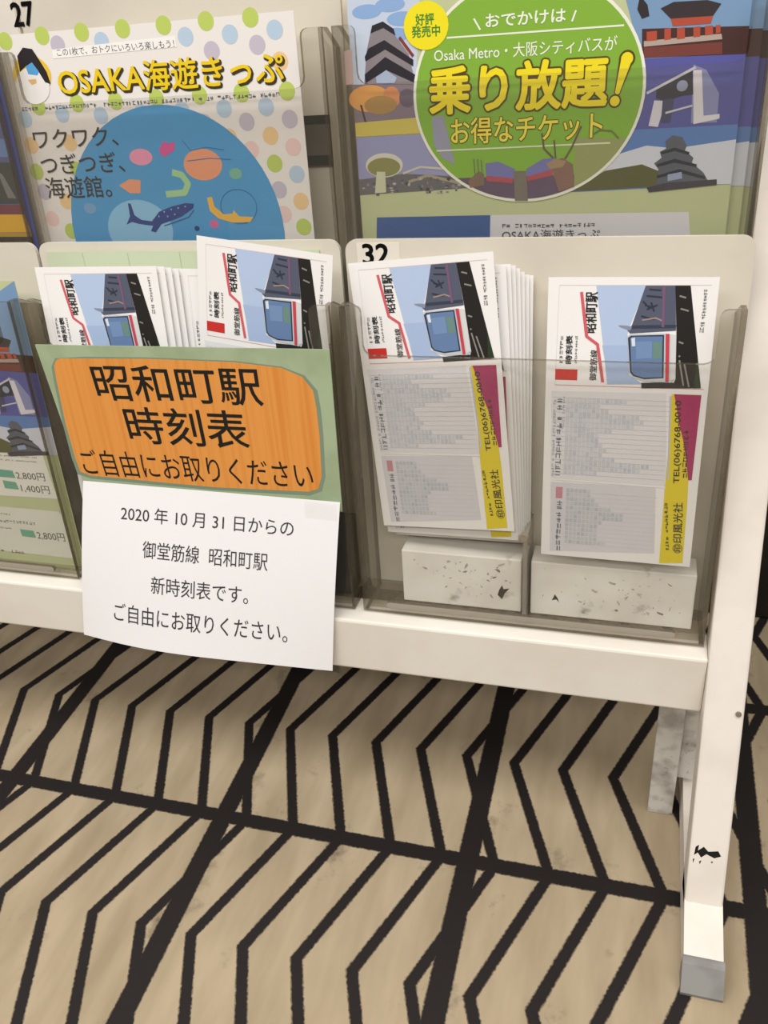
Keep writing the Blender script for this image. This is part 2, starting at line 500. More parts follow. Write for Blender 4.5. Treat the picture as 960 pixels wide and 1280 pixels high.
# number stickers
M_STICK = paint('#e9e0d3', 0.4)
for txt, sx, su, w, dx in (('32', -170, 248, 26, (-158.1,241.3,17.2,12.8)), ('27', -427, 394, 62, (-394.3,385.4,16.8,14.1))):
    b = MB(); ww = w - 0.25
    b.box(sx, sx + 27, ww, w, su - 34, su, M_STICK)
    cx, cu, tw, th = dx
    t = MB(); t.text(txt, cx, cu, tw, th, M_BLACK, 1, bold=0.035)
    o = len(b.v); b.add([(x, ww - 0.1, z) for x, y, z in t.v], t.f, M_BLACK)
    tag(link('number_sticker', b.mesh('number_sticker'), TIER.M(), rack), 'number sticker reading ' + txt)


def sheet_mesh(b, W, H, mat, th=0.35):
    b.box(0, W, 0, th, -H, 0, mat)


# ================================================================== FLYERS
def yellow_title(b, body, box, lay, mat='#f2cf1c', out='#3d3520', bold=0.0, fat=0.035, dx=0.0, dy=0.0, slant=0):
    cx, cy, w, h = box
    b.text(body, cx + dx, cy + dy, w + 2 * fat * h, h * (1 + 2 * fat), paint(out), lay, bold=bold + fat, slant=slant)
    b.text(body, cx, cy, w, h, paint(mat), lay + 2, bold=bold, slant=slant)


def aquarium_flyer():
    b = MB(); W, H = 210, 227
    sheet_mesh(b, W, H, paint('#f1ebe6', 0.4))
    green, blue, pur, ora, pink = '#c0d268', '#bcd0e4', '#c9c0cf', '#f2cd97', '#f0cfcb'
    dots = [(green, (16.2,-3.3,43.5,-2.0,71.6,-1.9,99.9,-1.9,127.4,-1.9,155.1,-1.6,183.3,-1.7)), (blue, (140.7,-8.7,169.3,-9.3,197.5,-8.8,84.2,-7.6,17.9,-47.9,46.3,-46.1,74.0,-48.3,103.2,-48.0,131.2,-47.9,159.4,-48.2,186.9,-48.5,202.3,-86.8)),
            (pur, (156.4,-17.0,185.7,-15.7,53.3,-7.5,87.8,-56.0,145.3,-55.7,173.3,-56.1,201.3,-55.8,189.6,-95.5,20.1,-92.7)), (green, (29.9,-41.2,58.6,-40.5,86.3,-40.5,115.1,-40.3,144.4,-40.1,172.1,-40.2,201.3,-40.7,188.5,-80.2,17.6,-79.9,203.5,-117.9,34.6,-118.4,48.6,-79.7)),
            (ora, (18.2,-63.7,47.6,-63.3,160.4,-64.3,187.8,-64.5,203.3,-102.6,35.6,-99.1,198.8,-25.0)), (pink, (174.1,-71.9,201.7,-71.3,191.2,-110.1,21.6,-110.1))]
    r = 10.2
    for col, v in dots:
        for i in range(0, len(v), 2):
            b.oval(v[i], v[i + 1], r, r, paint(col), 1, 20)
    cx, cy, w, h = (113.1,-121.0,154.1,135.2)
    # keep the disc on the sheet: its lower part runs off the bottom edge
    b.poly([(cx + w / 2 * math.cos(a), max(-H + 1, cy + w / 2 * math.sin(a))) for a in [2 * math.pi * i / 60 for i in range(60)]], paint('#4f9dd2'), 2)
    for box, col in (((87.5,-118.4,48.4,38.5), '#8fc4e6'), ((97.3,-73.5,16.5,9.9), '#ee9ab8'), ((140.0,-79.4,26.6,18.7), '#ee9f78'), ((161.6,-85.3,8.8,6.6), '#7cb89f'), ((52.6,-103.9,9.4,6.9), '#7aa5d0'),
                     ((142.0,-115.3,6.2,5.3), '#d86aa0'), ((129.3,-117.9,3.8,3.3), '#22407e')):
        b.oval(*box, paint(col), 3)
    b.poly([(111.3,-69.1),(115.4,-64.6),(118.0,-66.3),(122.6,-65.4),(122.2,-70.1),(117.3,-72.4),(114.0,-73.9),(111.4,-72.2)], paint('#d9579a'), 3)
    b.poly([(77.6,-90.2),(86.2,-86.5),(94.2,-87.4),(92.5,-95.3),(84.8,-95.1)], paint('#ee9f78'), 3)
    b.line([(117.7,-83.2),(124.3,-85.0),(127.8,-90.4),(124.4,-95.6),(110.9,-96.4)], 4.0, paint('#a7d19a'), 3)
    b.poly([(81.9,-101.2),(83.9,-101.6),(85.2,-108.9),(89.8,-111.9),(97.4,-112.9),(103.7,-107.0),(113.2,-104.0),(123.7,-102.0),(129.9,-102.6),(128.6,-105.3),(119.7,-110.2),(110.2,-113.1),(104.0,-114.8),(98.8,-120.0),(95.3,-119.1),(97.6,-115.8),(87.9,-114.5),(82.4,-113.1),(77.9,-114.8),(81.7,-109.5)], paint('#263f86'), 4)
    for q in [(107.5,-107.1),(112.9,-105.7),(118.1,-104.9),(123.3,-104.1),(109.5,-110.0),(114.9,-108.8),(103.1,-109.9)]:
        b.oval(q[0], q[1], 1.1, 1.1, paint('#8fb5dc'), 5, 8)
    b.line([(129.2,-106.4),(124.6,-110.7),(113.9,-113.8),(105.8,-115.9)], 0.7, paint('#2b5f9e'), 4)
    b.poly([(139.6,-99.1),(143.2,-98.6),(144.1,-104.6),(149.8,-109.4),(156.0,-109.0),(157.0,-106.9),(160.3,-110.8),(170.2,-111.4),(167.4,-114.4),(155.1,-114.6),(145.7,-111.9),(140.3,-107.1)], paint('#f0b94e'), 4)
    b.ring(*(160.8,-105.0,25.4,21.4), 0.5, paint('#2f6da8'), 4, 30)
    b.line([(128.1,-64.6),(133.0,-70.9),(144.2,-69.3),(155.8,-71.3)], 0.5, paint('#3878b3'), 4)
    b.line([(129.5,-76.9),(145.5,-75.8),(159.7,-76.9)], 0.5, paint('#3878b3'), 4)
    # header
    b.poly([(48.4,-9.9),(133.9,-7.8),(134.2,-13.6),(48.0,-14.9)], paint('#fbf7f3'), 2)
    b.text('この1枚で、おトクにいろいろ楽しもう！', *(92.1,-11.7,81.1,4.2), paint('#55525c'), 3)
    yellow_title(b, 'OSAKA海遊きっぷ', ((124.4,-27.8,152.6,17.2)), 3, bold=0.016, fat=0.034, dx=0.8, dy=-0.9)
    b.tiny(*(106.8,-42.2,179.8,2.4), paint('#57565c'), 3, seed=4)
    for body, box in (('ワクワク、', ((52.1,-60.4,62.3,11.3))), ('つぎつぎ、', ((53.4,-75.8,62.4,12.2))), ('海遊館。', ((46.9,-90.5,49.5,13.5)))):
        b.text(body, *box, paint('#33302f'), 5, bold=0.004)
    # plain penguin on the left of the title
    b.oval(*(30.3,-23.0,27.6,21.9), paint('#efc93c'), 3)
    b.oval(*(29.3,-29.3,24.2,20.7), paint('#f3efec'), 4)
    b.poly([(22.2,-20.7),(22.7,-11.9),(28.1,-7.5),(34.5,-8.7),(37.9,-14.7),(41.5,-21.8),(42.7,-28.8),(38.9,-27.6),(35.2,-20.4),(32.4,-16.0),(27.1,-18.0)], paint('#2b2326'), 5)
    b.poly([(27.1,-18.0),(32.4,-16.0),(36.0,-21.5),(34.4,-23.5),(27.9,-22.4)], paint('#5aa6dd'), 5)
    b.poly([(26.5,-25.5),(32.8,-25.4),(32.6,-27.8),(28.8,-28.6)], paint('#e2b878'), 5)
    return b.mesh('aquarium_flyer')


def price_panels(b, P):
    b.poly([(96, -127)] + [(196.3,-106.4),(196.7,-110.5),(201.1,-162.8)] + [(96, (149.0,-164.6)[1])], P('#eceadf'), 2)
    b.poly([(96, (146.3,-173.1)[1])] + [(198.2,-173.7),(200.9,-176.2),(201.5,-214.7)] + [(96, (133.9,-213.4)[1])], P('#e3e2d4'), 2)
    for k, box in enumerate((((154.2,-119.8,45.9,3.0)), ((160.2,-129.4,64.3,1.5)), ((159.2,-132.9,64.8,1.5)), ((132.5,-180.0,43.2,1.7)),
                             ((142.2,-186.4,66.2,2.8)), ((130.1,-192.6,46.5,1.7)), ((128.4,-213.6,57.5,3.0)))):
        b.tiny(*box, P('#77776c'), 3, seed=20 + k)
    for q in ([(154.7,-141.0),(167.4,-141.6),(168.4,-147.6),(152.7,-147.5)], [(155.8,-150.2),(167.6,-151.2),(168.6,-157.3),(156.1,-157.0)], [(159.0,-192.4),(171.2,-192.8),(172.1,-199.0),(159.3,-198.6)]):
        b.poly(q, P('#6fae94'), 3)
    for body, box in (('2,800円', ((182.1,-145.4,25.2,6.8))), ('1,400円', ((183.3,-156.0,25.2,6.9))), ('2,800円', ((186.0,-196.6,24.9,7.6)))):
        b.text(body, *box, P('#5f6360'), 3, bold=0.004)


def ticket_flyer(prices=False):
    b = MB(); W, H = 211, 230
    sheet_mesh(b, W, H, paint('#c5cb9d', 0.4))
    P = paint
    # three photographs on the left
    b.poly([(0, 0)] + [(42.0,-23.5),(37.4,-68.6)] + [(0, (-2.8,-67.0)[1])], P('#c9d4e6'), 1)
    for q in [(24.6,-28.8),(11.1,-31.2),(30.9,-35.9),(26.5,-43.5)]:
        b.oval(q[0], q[1], 17, 7, P('#8fb0dd'), 2)
    b.poly([(7.1,-67.0),(9.7,-50.5),(13.2,-39.7),(20.1,-37.0),(26.5,-43.5),(34.0,-53.2),(37.4,-68.6)], P('#8d8489'), 3)
    b.poly([(12.5,-41.9),(13.8,-38.1),(20.1,-36.5),(26.1,-40.5),(27.0,-43.8),(20.2,-39.7)], P('#2c2830'), 4)
    b.poly([(8.4,-53.3),(10.9,-49.2),(20.4,-45.6),(36.6,-56.3),(36.4,-59.6),(20.6,-50.3),(8.7,-55.6)], P('#2c2830'), 4)
    b.poly([(7.7,-62.2),(20.4,-54.0),(37.3,-63.8),(37.1,-68.1),(20.6,-60.6),(8.0,-66.6)], P('#2c2830'), 4)
    b.poly([(14.3,-63.8),(20.6,-60.6),(26.6,-64.7),(25.1,-67.5),(14.6,-66.9)], P('#a8b6cc'), 5)
    b.line([(29.1,-44.8),(36.6,-54.5)], 1.6, P('#8a3a34'), 5)
    b.poly([(-3.6,-49.7),(0.9,-48.9),(0.6,-66.7),(-3.9,-66.9)], P('#d9b8b4'), 3)
    b.poly([(0, (-2.8,-67.0)[1])] + [(37.4,-68.1),(43.4,-88.6)] + [(0, (-1.7,-88.7)[1])], P('#8a7a86'), 1)
    for box, c in (((9.6,-74.7,24.7,14.1), '#e5a45a'), ((22.9,-74.7,10.3,11.4), '#d98f60'), ((16.1,-78.4,19.6,9.8), '#b08a52'), ((32.2,-75.5,9.6,9.6), '#6c6070')):
        b.oval(*box, P(c), 2)
    b.line([(4.3,-77.8),(8.0,-93.7)], 1.2, P('#4d3f38'), 3)
    b.poly([(0, (-1.6,-87.2)[1])] + [(42.9,-85.7),(47.3,-94.2)] + [(0, (-2.2,-94.8)[1])], P('#d3c25e'), 3)
    b.poly([(0, (-2.2,-95.0)[1])] + [(47.3,-94.7),(70.0,-124.7)] + [(0, (-0.3,-127.3)[1])], P('#9c9dc4'), 1)
    b.poly([(0, (0.4,-118.5)[1])] + [(28.1,-115.9),(61.8,-118.4),(70.0,-124.7)] + [(0, (-0.3,-127.3)[1])], P('#6d6a6c'), 2)
    b.oval(*(16.3,-110.9,23.0,13.5), P('#d9d6c4'), 3); b.oval(*(16.0,-111.9,20.2,10.4), P('#8f8c55'), 4)
    b.poly([(11.5,-114.3),(16.7,-114.5),(16.6,-126.1),(9.5,-126.5)], P('#cfd0b0'), 4)
    b.line([(27.6,-115.8),(38.2,-112.5),(53.6,-114.0),(61.8,-118.9)], 1.2, P('#d0c8b8'), 3)
    b.line([(30.8,-120.6),(42.3,-117.3),(61.8,-122.0)], 1.6, P('#a99c86'), 3)
    rnd = random.Random(3)
    x0, y0, x1, y1 = (1.9,-118.3,61.6,-127.1)
    for _ in range(60):
        b.oval(rnd.uniform(x0, x1), rnd.uniform(min(y0, y1), max(y0, y1)), rnd.uniform(.8, 2.6), rnd.uniform(.8, 2.2), P(rnd.choice(['#4a4648', '#b8b2aa', '#8c8790', '#5a5c78'])), 3, 8)
    # three photographs on the right
    xr = 211
    b.poly([(148.5,-31.4)] + [(xr, 0), (xr, (201.4,-63.8)[1])] + [(160.0,-63.5)], P('#7c9cc0'), 1)
    b.poly([(159.0,-49.2)] + [(xr, (202.2,-51.3)[1]), (xr, (201.4,-63.8)[1])] + [(159.9,-62.6)], P('#4a2f2c'), 2)
    b.poly([(160.3,-54.9),(198.1,-53.9),(198.8,-56.4),(160.5,-57.5)], P('#b7a49a'), 3)
    for x in (700, 735, 765, 800, 825, 850):
        b.poly([q for q in {700: [(161.4,-50.7),(166.5,-50.6),(166.8,-54.9),(161.7,-55.0)], 735: [(170.1,-50.0),(173.3,-49.8),(173.7,-54.9),(170.5,-55.1)], 765: [(176.3,-50.0),(180.1,-49.8),(180.6,-54.9),(176.7,-55.1)], 800: [(184.2,-50.1),(187.6,-49.9),(188.0,-54.5),(184.7,-54.7)], 825: [(189.8,-50.0),(193.6,-49.9),(194.1,-54.0),(190.3,-54.2)], 850: [(195.0,-49.9),(197.2,-49.9),(197.6,-53.4),(195.4,-53.7)]}[x]], P('#b5503a'), 4)
    b.poly([(167.5,-40.6),(173.6,-38.2),(189.8,-38.5),(196.6,-40.6),(193.2,-45.7),(181.6,-46.1),(172.9,-45.6)], P('#3a3234'), 3)
    b.poly([(172.9,-45.6),(193.2,-45.7),(192.6,-49.0),(174.1,-49.0)], P('#b5503a'), 3)
    b.poly([(156.9,-34.1),(160.9,-38.5),(162.2,-43.6),(158.6,-44.6),(156.0,-40.2)], P('#332c30'), 3)
    b.poly([(160.5,-57.9),(198.9,-57.7),(199.5,-63.2),(160.9,-62.7)], P('#7a4038'), 3)
    b.poly([(160.0,-63.1)] + [(xr, (201.4,-63.3)[1]), (xr, (202.8,-96.7)[1])] + [(150.3,-97.8)], P('#5b5ca2'), 1)
    b.poly([(185.9,-67.1),(192.6,-70.1),(200.0,-81.4),(200.3,-95.3),(187.4,-95.2)], P('#8f92bd'), 2)
    b.poly([(186.1,-69.8),(190.3,-70.0),(193.4,-91.8),(201.3,-91.2),(201.5,-93.5),(188.7,-95.7)], P('#e3dfe4'), 3)
    b.poly([(165.7,-95.6),(167.7,-83.2),(172.0,-83.6),(172.0,-90.4),(170.6,-96.3)], P('#dcd8e2'), 3)
    b.poly([(168.5,-76.3),(185.7,-70.2),(187.2,-81.2),(181.5,-81.6),(173.9,-83.7),(168.5,-82.1)], P('#34343f'), 3)
    b.oval(*(181.3,-76.9,5.6,5.3), P('#9aa0bb'), 4)
    b.line([(163.6,-79.6),(187.2,-68.5)], 1.3, P('#cfcdd8'), 4); b.line([(173.9,-89.6),(187.3,-86.6)], 1.0, P('#cfcdd8'), 4)
    b.poly([(172.2,-83.2),(178.0,-82.6),(176.7,-94.3),(171.9,-94.1)], P('#4a4a6a'), 3)
    b.poly([(150.2,-97.3)] + [(xr, (202.8,-96.7)[1]), (xr, (203.7,-126.4)[1])] + [(123.8,-128.6)], P('#5f83bf'), 1)
    b.poly([(151.0,-109.2),(165.5,-105.4),(180.2,-107.4)] + [(xr, (202.7,-104.0)[1]), (xr, (203.7,-126.4)[1])] + [(131.5,-125.8)], P('#d5d9e4'), 2)
    b.poly([(126.4,-128.1),(135.2,-122.9),(143.9,-117.7),(163.7,-114.9),(176.5,-120.1),(177.5,-126.4)], P('#5f5f3a'), 3)
    b.poly([(172.1,-126.8),(172.6,-117.6),(170.1,-114.6),(173.8,-111.9),(172.6,-108.8),(175.9,-107.2),(175.1,-103.4),(178.7,-100.8),(183.6,-101.9),(186.3,-106.2),(185.6,-108.5),(190.3,-112.4),(189.8,-114.8),(196.3,-120.2),(199.7,-125.5)], P('#5d616c'), 4)
    for q in ([(171.6,-115.1),(180.7,-112.6),(192.5,-115.8),(192.2,-117.2),(180.8,-114.5),(171.8,-116.6)], [(173.1,-109.0),(180.2,-106.9),(188.1,-109.5),(187.7,-110.9),(180.3,-108.6),(173.7,-110.2)], [(172.1,-120.9),(183.6,-117.9),(197.5,-122.1),(197.1,-123.5),(183.7,-119.8),(172.2,-122.4)]):
        b.poly(q, P('#2e323b'), 5)
    b.poly([(177.7,-120.6),(184.9,-119.4),(185.5,-122.8),(178.0,-124.0)], P('#9aa6c4'), 5)
    b.poly([(167.1,-127.1),(176.9,-124.9),(203.4,-123.7),(203.7,-126.6),(168.6,-129.6)], P('#46404a'), 5)
    # the big green disc
    cx, cy, w, h = (99.4,-76.3,127.1,113.8)
    ccx, ccy = cx, cy
    def cap(p):
        return (p[0], min(p[1], -0.3))
    ring = [cap((cx + w / 2 * math.cos(a), cy + h / 2 * math.sin(a))) for a in [2 * math.pi * i / 72 for i in range(72)]]
    b.poly(ring, P('#f0efe0'), 6)
    rin = [cap((cx + (w / 2 - 1.6) * math.cos(a), cy + (h / 2 - 1.6) * math.sin(a))) for a in [2 * math.pi * i / 72 for i in range(72)]]
    b.poly(rin, P('#86b43c'), 7)
    low = [p for p in [(cx + (w / 2 - 1.7) * math.cos(a), cy + (h / 2 - 1.7) * math.sin(a)) for a in [math.pi + math.pi * i / 60 for i in range(61)]]]
    yb = (97.1,-117.8)[1]
    b.poly([p for p in low if p[1] < yb], P('#67546a'), 8)
    yr = (140.4,-99.8)[1]; xm = (126.9,-108.4)[0]
    b.poly([p for p in low if p[1] < yr and p[0] > xm] + [(xm, yr)], P('#9aa068'), 8)
    b.poly([(46.2,-85.8),(53.0,-85.6),(59.2,-111.7),(51.6,-107.9),(46.8,-100.7)], P('#9b9bb0'), 8)
    for q, c in (([(77.0,-111.7),(84.3,-110.9),(93.9,-115.2),(93.4,-120.2),(77.2,-118.3)], '#7878b0'), ([(77.2,-118.3),(93.4,-120.2),(92.4,-122.8),(77.7,-121.3)], '#b2505a'), ([(100.3,-115.4),(109.7,-110.3),(117.5,-110.0),(116.9,-115.9),(100.9,-119.4)], '#7878b0'), ([(100.9,-119.4),(115.6,-115.9),(115.1,-119.3),(100.9,-122.0)], '#b2505a'),
                 ([(66.8,-121.1),(72.9,-115.6),(76.1,-117.2),(76.1,-123.4),(67.8,-124.7)], '#8a6a5c'), ([(93.1,-116.2),(100.3,-116.4),(101.6,-132.7),(94.1,-132.5)], '#7a7468'), ([(114.9,-111.7),(120.6,-110.1),(126.4,-113.7),(127.6,-125.7),(119.1,-128.0),(115.6,-118.4)], '#8a6a5c'),
                 ([(111.6,-112.8),(116.7,-110.5),(122.7,-111.9),(120.7,-115.0),(113.5,-115.8)], '#a58a68')):
        b.poly(q, P(c), 9)
    b.line([(115.4,-110.0),(110.1,-104.9),(108.8,-96.9)], 1.0, P('#6b5a48'), 10); b.line([(121.9,-110.7),(125.5,-104.7),(130.1,-94.2)], 1.0, P('#6b5a48'), 10); b.line([(116.7,-110.0),(115.6,-100.7)], 0.9, P('#6b5a48'), 10)
    b.line([(134.9,-99.6),(140.3,-96.5),(146.5,-97.2),(150.5,-101.1)], 0.8, P('#6f7a45'), 10)
    for q in [(70.2,-109.0),(72.4,-109.1),(74.5,-109.6)]:
        b.line([(q[0], q[1]), (q[0] + 1, q[1] - 14)], 0.6, P('#6a7a58'), 10)
    b.oval(*(44.6,-40.2,25.2,23.5), P('#f5e51e'), 9)
    b.text('好評', *(44.0,-37.1,10.5,5.8), P('#3e8a35'), 10, bold=0.02)
    b.text('発売中', *(44.4,-42.9,16.1,5.8), P('#3e8a35'), 10, bold=0.02)
    b.line([(56.0,-46.8),(149.9,-47.0)], 0.9, P('#eef2dc'), 8); b.line([(48.4,-104.0),(146.1,-103.3)], 0.8, P('#dfe6c4'), 8)
    b.text('おでかけは', *(98.7,-40.2,42.5,6.5), P('#f4f6e6'), 9, bold=0.02)
    b.line([(71.1,-38.6),(74.6,-44.2)], 0.9, P('#f4f6e6'), 9); b.line([(125.1,-38.5),(123.2,-43.5)], 0.9, P('#f4f6e6'), 9)
    b.text('Osaka Metro・大阪シティバスが', *(97.8,-54.9,98.3,7.1), P('#f4f6e6'), 9, bold=0.004)
    yellow_title(b, '乗り放題', ((94.1,-72.7,98.6,25.0)), 9, bold=0.03, fat=0.035, mat='#f5e024', out='#5a4a1c')
    x0, y0, x1, y1, x2, y2 = (152.4,-63.5,148.5,-78.0,147.3,-81.5)
    for wdt, c, ly in ((8.4, '#5a4a1c', 9), (6.2, '#f5e024', 11)):
        b.poly([(x0 - wdt * .48, y0 + 1), (x0 + wdt * .48, y0 + 1.4), (x1 + wdt * .2, y1), (x1 - wdt * .2, y1)], P(c), ly)
        b.oval(x0, y0 + 1, wdt, wdt, P(c), ly, 16); b.oval(x1, y1, wdt * .42, wdt * .42, P(c), ly, 12); b.oval(x2, y2 - 1, wdt * .82, wdt * .82, P(c), ly, 16)
    yellow_title(b, 'お得なチケット', ((99.4,-94.1,84.5,13.9)), 9, bold=0.012, fat=0.03, mat='#f1e04a', out='#5a4a1c')
    # lower part of the sheet: ticket panel, then the price panels
    if prices:
        price_panels(b, P)
        return b.mesh('price_flyer')
    b.poly([(9.8,-140.5),(79.6,-140.3),(79.2,-158.9),(8.3,-158.3)], P('#3d5c98'), 2)
    b.poly([(79.6,-140.3),(190.5,-140.5),(193.6,-159.7),(79.2,-158.9)], P('#dddbe0'), 1)
    b.tiny(*(113.4,-146.7,53.8,2.4), P('#44444a'), 3, seed=8)
    b.text('OSAKA海遊きっぷ', *(114.8,-151.8,56.6,5.8), P('#4c4a52'), 3, bold=0.006)
    return b.mesh('ticket_flyer')


def dark_flyer():
    b = MB(); sheet_mesh(b, 211, 229, paint('#5c5f8e', 0.4)); P = paint
    y = lambda v: v
    for (c, pts) in (('#6b86b8', [(194.1,-59.3),(204.9,-60.6),(204.3,-71.5),(190.4,-71.0)]), ('#3f423f', [(189.3,-74.4),(204.3,-74.9),(204.2,-100.9),(181.1,-100.5)]), ('#7e7b78', [(192.0,-79.6),(195.6,-82.3),(201.9,-97.4),(195.4,-97.2)]),
                     ('#7a3b44', [(180.8,-101.2),(205.9,-101.7),(205.5,-107.8),(178.9,-107.3)]), ('#e0ac2e', [(178.8,-107.5),(205.6,-107.9),(207.1,-119.4),(175.0,-119.5)]), ('#b99433', [(175.0,-119.7),(207.1,-119.6),(207.1,-122.6),(174.2,-122.3)]), ('#3b3128', [(174.1,-122.4),(207.3,-122.7),(206.7,-128.2),(172.4,-127.9)])):
        b.poly(pts, P(c), 1 if c != '#7e7b78' else 2)
    for k in range(5):
        b.rect(20 + k * 30, -40 - k * 9, 44 + k * 30, -90, P(['#8fa0c4', '#4b5d92', '#7f8fbb', '#3d4a7a', '#a9b3cc'][k]), 2)
    return b.mesh('harbour_flyer')


me = aquarium_flyer()
fl = tag(link('flyer', me, TIER.pose(-412, 373.5, 40)), 'white polka dot flyer with a blue disc of sea creatures', 'flyer')
me = ticket_flyer()
g = tag(link('flyer', me, TIER.pose(-170, 401, 40)), 'green disc ticket flyer in front of its stack in the upper right pocket', 'flyer')
for i, (dx, du, dw, lb) in enumerate(((7, -1.5, 4, 'second green ticket flyer peeking out right behind the front one'), (10.5, -2.5, 9, 'rearmost green ticket flyer at the right edge of the upper pocket'))):
    o = g.copy(); COL.objects.link(o); o.matrix_basis = TIER.pose(-170 + dx, 401 + du, 40 + dw)
    tag(o, lb, 'flyer')
o = link('flyer', ticket_flyer(True), TIER.pose(-614, 230, 2))
tag(o, 'pale green price list flyer in the lower pocket at the left picture edge', 'flyer')
tag(link('flyer', dark_flyer(), TIER.pose(-614, 375, 36)), 'dark blue flyer with a yellow bottom band at the left picture edge', 'flyer')

# ================================================================== TIMETABLE CARDS
CW, CH = 90.5, 173.5


def card_mesh():
    b = MB(); P = paint
    sheet_mesh(b, CW, CH, P('#f8f5f3', 0.35), 0.4)
    # cover half: picture of a train under a platform roof, printed sideways
    b.line([(6.2,-4.4),(86.8,-4.2)], 0.35, P('#d9c9c6'), 1); b.line([(6.2,-4.4),(5.5,-61.9)], 0.3, P('#e6dcda'), 1)
    b.line([(5.5,-61.9),(88.0,-61.6)], 0.5, P('#d8a9ae'), 1)
    b.poly([(26.4,-4.5),(53.3,-4.5),(46.0,-26.4),(44.8,-31.4),(46.9,-54.5),(55.2,-59.8),(35.3,-60.5),(33.0,-45.3)], P('#b9cbea'), 1)
    b.poly([(31.4,-37.9),(45.5,-37.6),(47.1,-54.5),(55.2,-59.8),(35.3,-60.5),(33.6,-48.5)], P('#adc0e2'), 2)
    b.poly([(52.8,-4.5),(68.2,-4.4),(70.6,-28.9),(46.2,-30.9),(44.6,-29.1),(46.9,-26.2)], P('#585d70'), 2)
    b.poly([(39.5,-26.3),(44.0,-26.5),(47.0,-27.0),(46.1,-29.3),(40.6,-27.3)], P('#8a93ab'), 3)
    for q in ([(54.9,-6.5),(61.1,-7.0)], [(53.7,-10.0),(62.4,-10.8)], [(53.1,-15.0),(58.0,-16.5)], [(51.5,-21.1),(58.5,-22.8)], [(51.9,-13.0),(56.1,-17.0)], [(56.3,-13.5),(58.2,-18.5)], [(54.2,-17.5),(59.8,-14.9)]):
        b.line(q, 1.0, P('#343848'), 3)
    b.line([(47.0,-27.2),(70.4,-26.5)], 1.8, P('#3c4150'), 3)
    b.line([(52.2,-23.3),(59.4,-22.0),(63.4,-23.7)], 0.9, P('#a08c84'), 4)
    b.line([(62.4,-5.0),(63.5,-27.0)], 1.5, P('#7c5a78'), 4)
    b.poly([(68.2,-4.4),(76.1,-4.4),(86.5,-61.0),(70.3,-61.6),(72.6,-56.3),(70.8,-28.9)], P('#25211f'), 2)
    b.poly([(54.1,-59.0),(70.0,-58.0),(81.1,-61.2),(54.5,-62.2)], P('#2c2a2b'), 3)
    b.poly([(83.3,-44.0),(86.2,-61.0),(82.6,-61.2)], P('#2f3d27'), 4)
    b.poly([(44.7,-32.6),(46.3,-31.2),(64.4,-30.4),(71.0,-31.4),(72.5,-56.3),(70.1,-58.4),(55.5,-57.9),(49.1,-56.0),(47.3,-53.4)], P('#c9cdd2'), 4)
    b.poly([(45.2,-33.3),(46.8,-32.0),(64.5,-31.2),(66.1,-55.8),(55.5,-56.8),(49.4,-55.1),(47.6,-52.9)], P('#333c4c'), 5)
    b.poly([(46.4,-33.6),(47.5,-32.6),(63.8,-32.1),(65.2,-55.2),(55.4,-55.9),(50.0,-54.4),(48.4,-52.5)], P('#6a84ae'), 6)
    b.poly([(47.0,-33.6),(49.0,-33.0),(49.5,-37.9),(47.7,-38.0)], P('#dfe6ee'), 7)
    b.poly([(58.6,-35.3),(63.3,-34.8),(64.2,-44.5),(59.7,-45.0)], P('#6f8f86'), 7)
    b.poly([(49.5,-35.4),(58.4,-34.9),(58.9,-44.6),(50.4,-45.3)], P('#7893bc'), 7)
    b.poly([(65.3,-30.6),(67.3,-30.6),(69.0,-58.0),(67.2,-57.9)], P('#cf4450'), 6)
    b.poly([(67.9,-31.2),(71.0,-31.5),(72.5,-56.3),(69.7,-57.0)], P('#dcdcdc'), 6)
    for q in ([(73.2,-42.7),(73.9,-43.4)], [(73.7,-45.3),(77.1,-59.9)], [(76.5,-47.3),(80.1,-60.6)], [(72.5,-35.0),(75.0,-35.9)], [(70.9,-9.9),(74.3,-10.9)], [(72.0,-16.8),(76.3,-18.0)]):
        b.line(q, 0.9, P('#8e8a84'), 4)
    b.line([(18.5,-8.0),(22.4,-32.9),(28.7,-37.4),(32.7,-59.3)], 1.7, P('#d9606a'), 3)
    for body, (cx, cy, w, h), bold, col in (('昭和町駅', ((24.2,-19.4,6.9,23.0)), 0.02, '#2a2a2c'), ('御堂筋線', ((27.0,-49.6,4.1,18.0)), 0.012, '#3c3634'), ('時刻表', ((12.8,-40.8,3.9,16.6)), 0.03, '#2a2a2c')):
        b.text(body, cx, cy, h, w, P(col), 3, rot=90, bold=bold)
    for (cx, cy, w, h), k in ((((8.5,-40.9,2.1,16.6)), 6), (((16.9,-40.7,1.7,16.5)), 12), (((84.2,-14.2,2.1,16.1)), 10), (((84.0,-26.7,2.5,6.0)), 4)):
        b.tiny(cx, cy, h, w, P('#6b6664'), 3, rot=90, n=k, seed=k)
    b.rect(*(5.4,-52.3,18.1,-58.7), P('#d0342f'), 2)
    # inner half: two timetable grids
    b.poly([(3.5,-65.6),(68.2,-64.7),(72.7,-121.3),(4.7,-120.8)], P('#e9e6ea'), 1)
    b.poly([(4.8,-123.3),(66.8,-122.7),(69.2,-166.4),(5.7,-170.6)], P('#dedbe0'), 1)
    x0, y0, x1, y1 = (12.4,-69.4,71.1,-117.6)
    n = 16
    for i in range(n + 1):
        yy = y0 + (y1 - y0) * i / n
        b.line([(x0 - 8, yy), (x1, yy)], 0.22, P('#cdc6ce'), 2)
    rnd = random.Random(11)
    lens = [.62, .34, .45, .72, .78, .70, .48, .36, .36, .40, .42, .40, .52, .88, .80, .36]
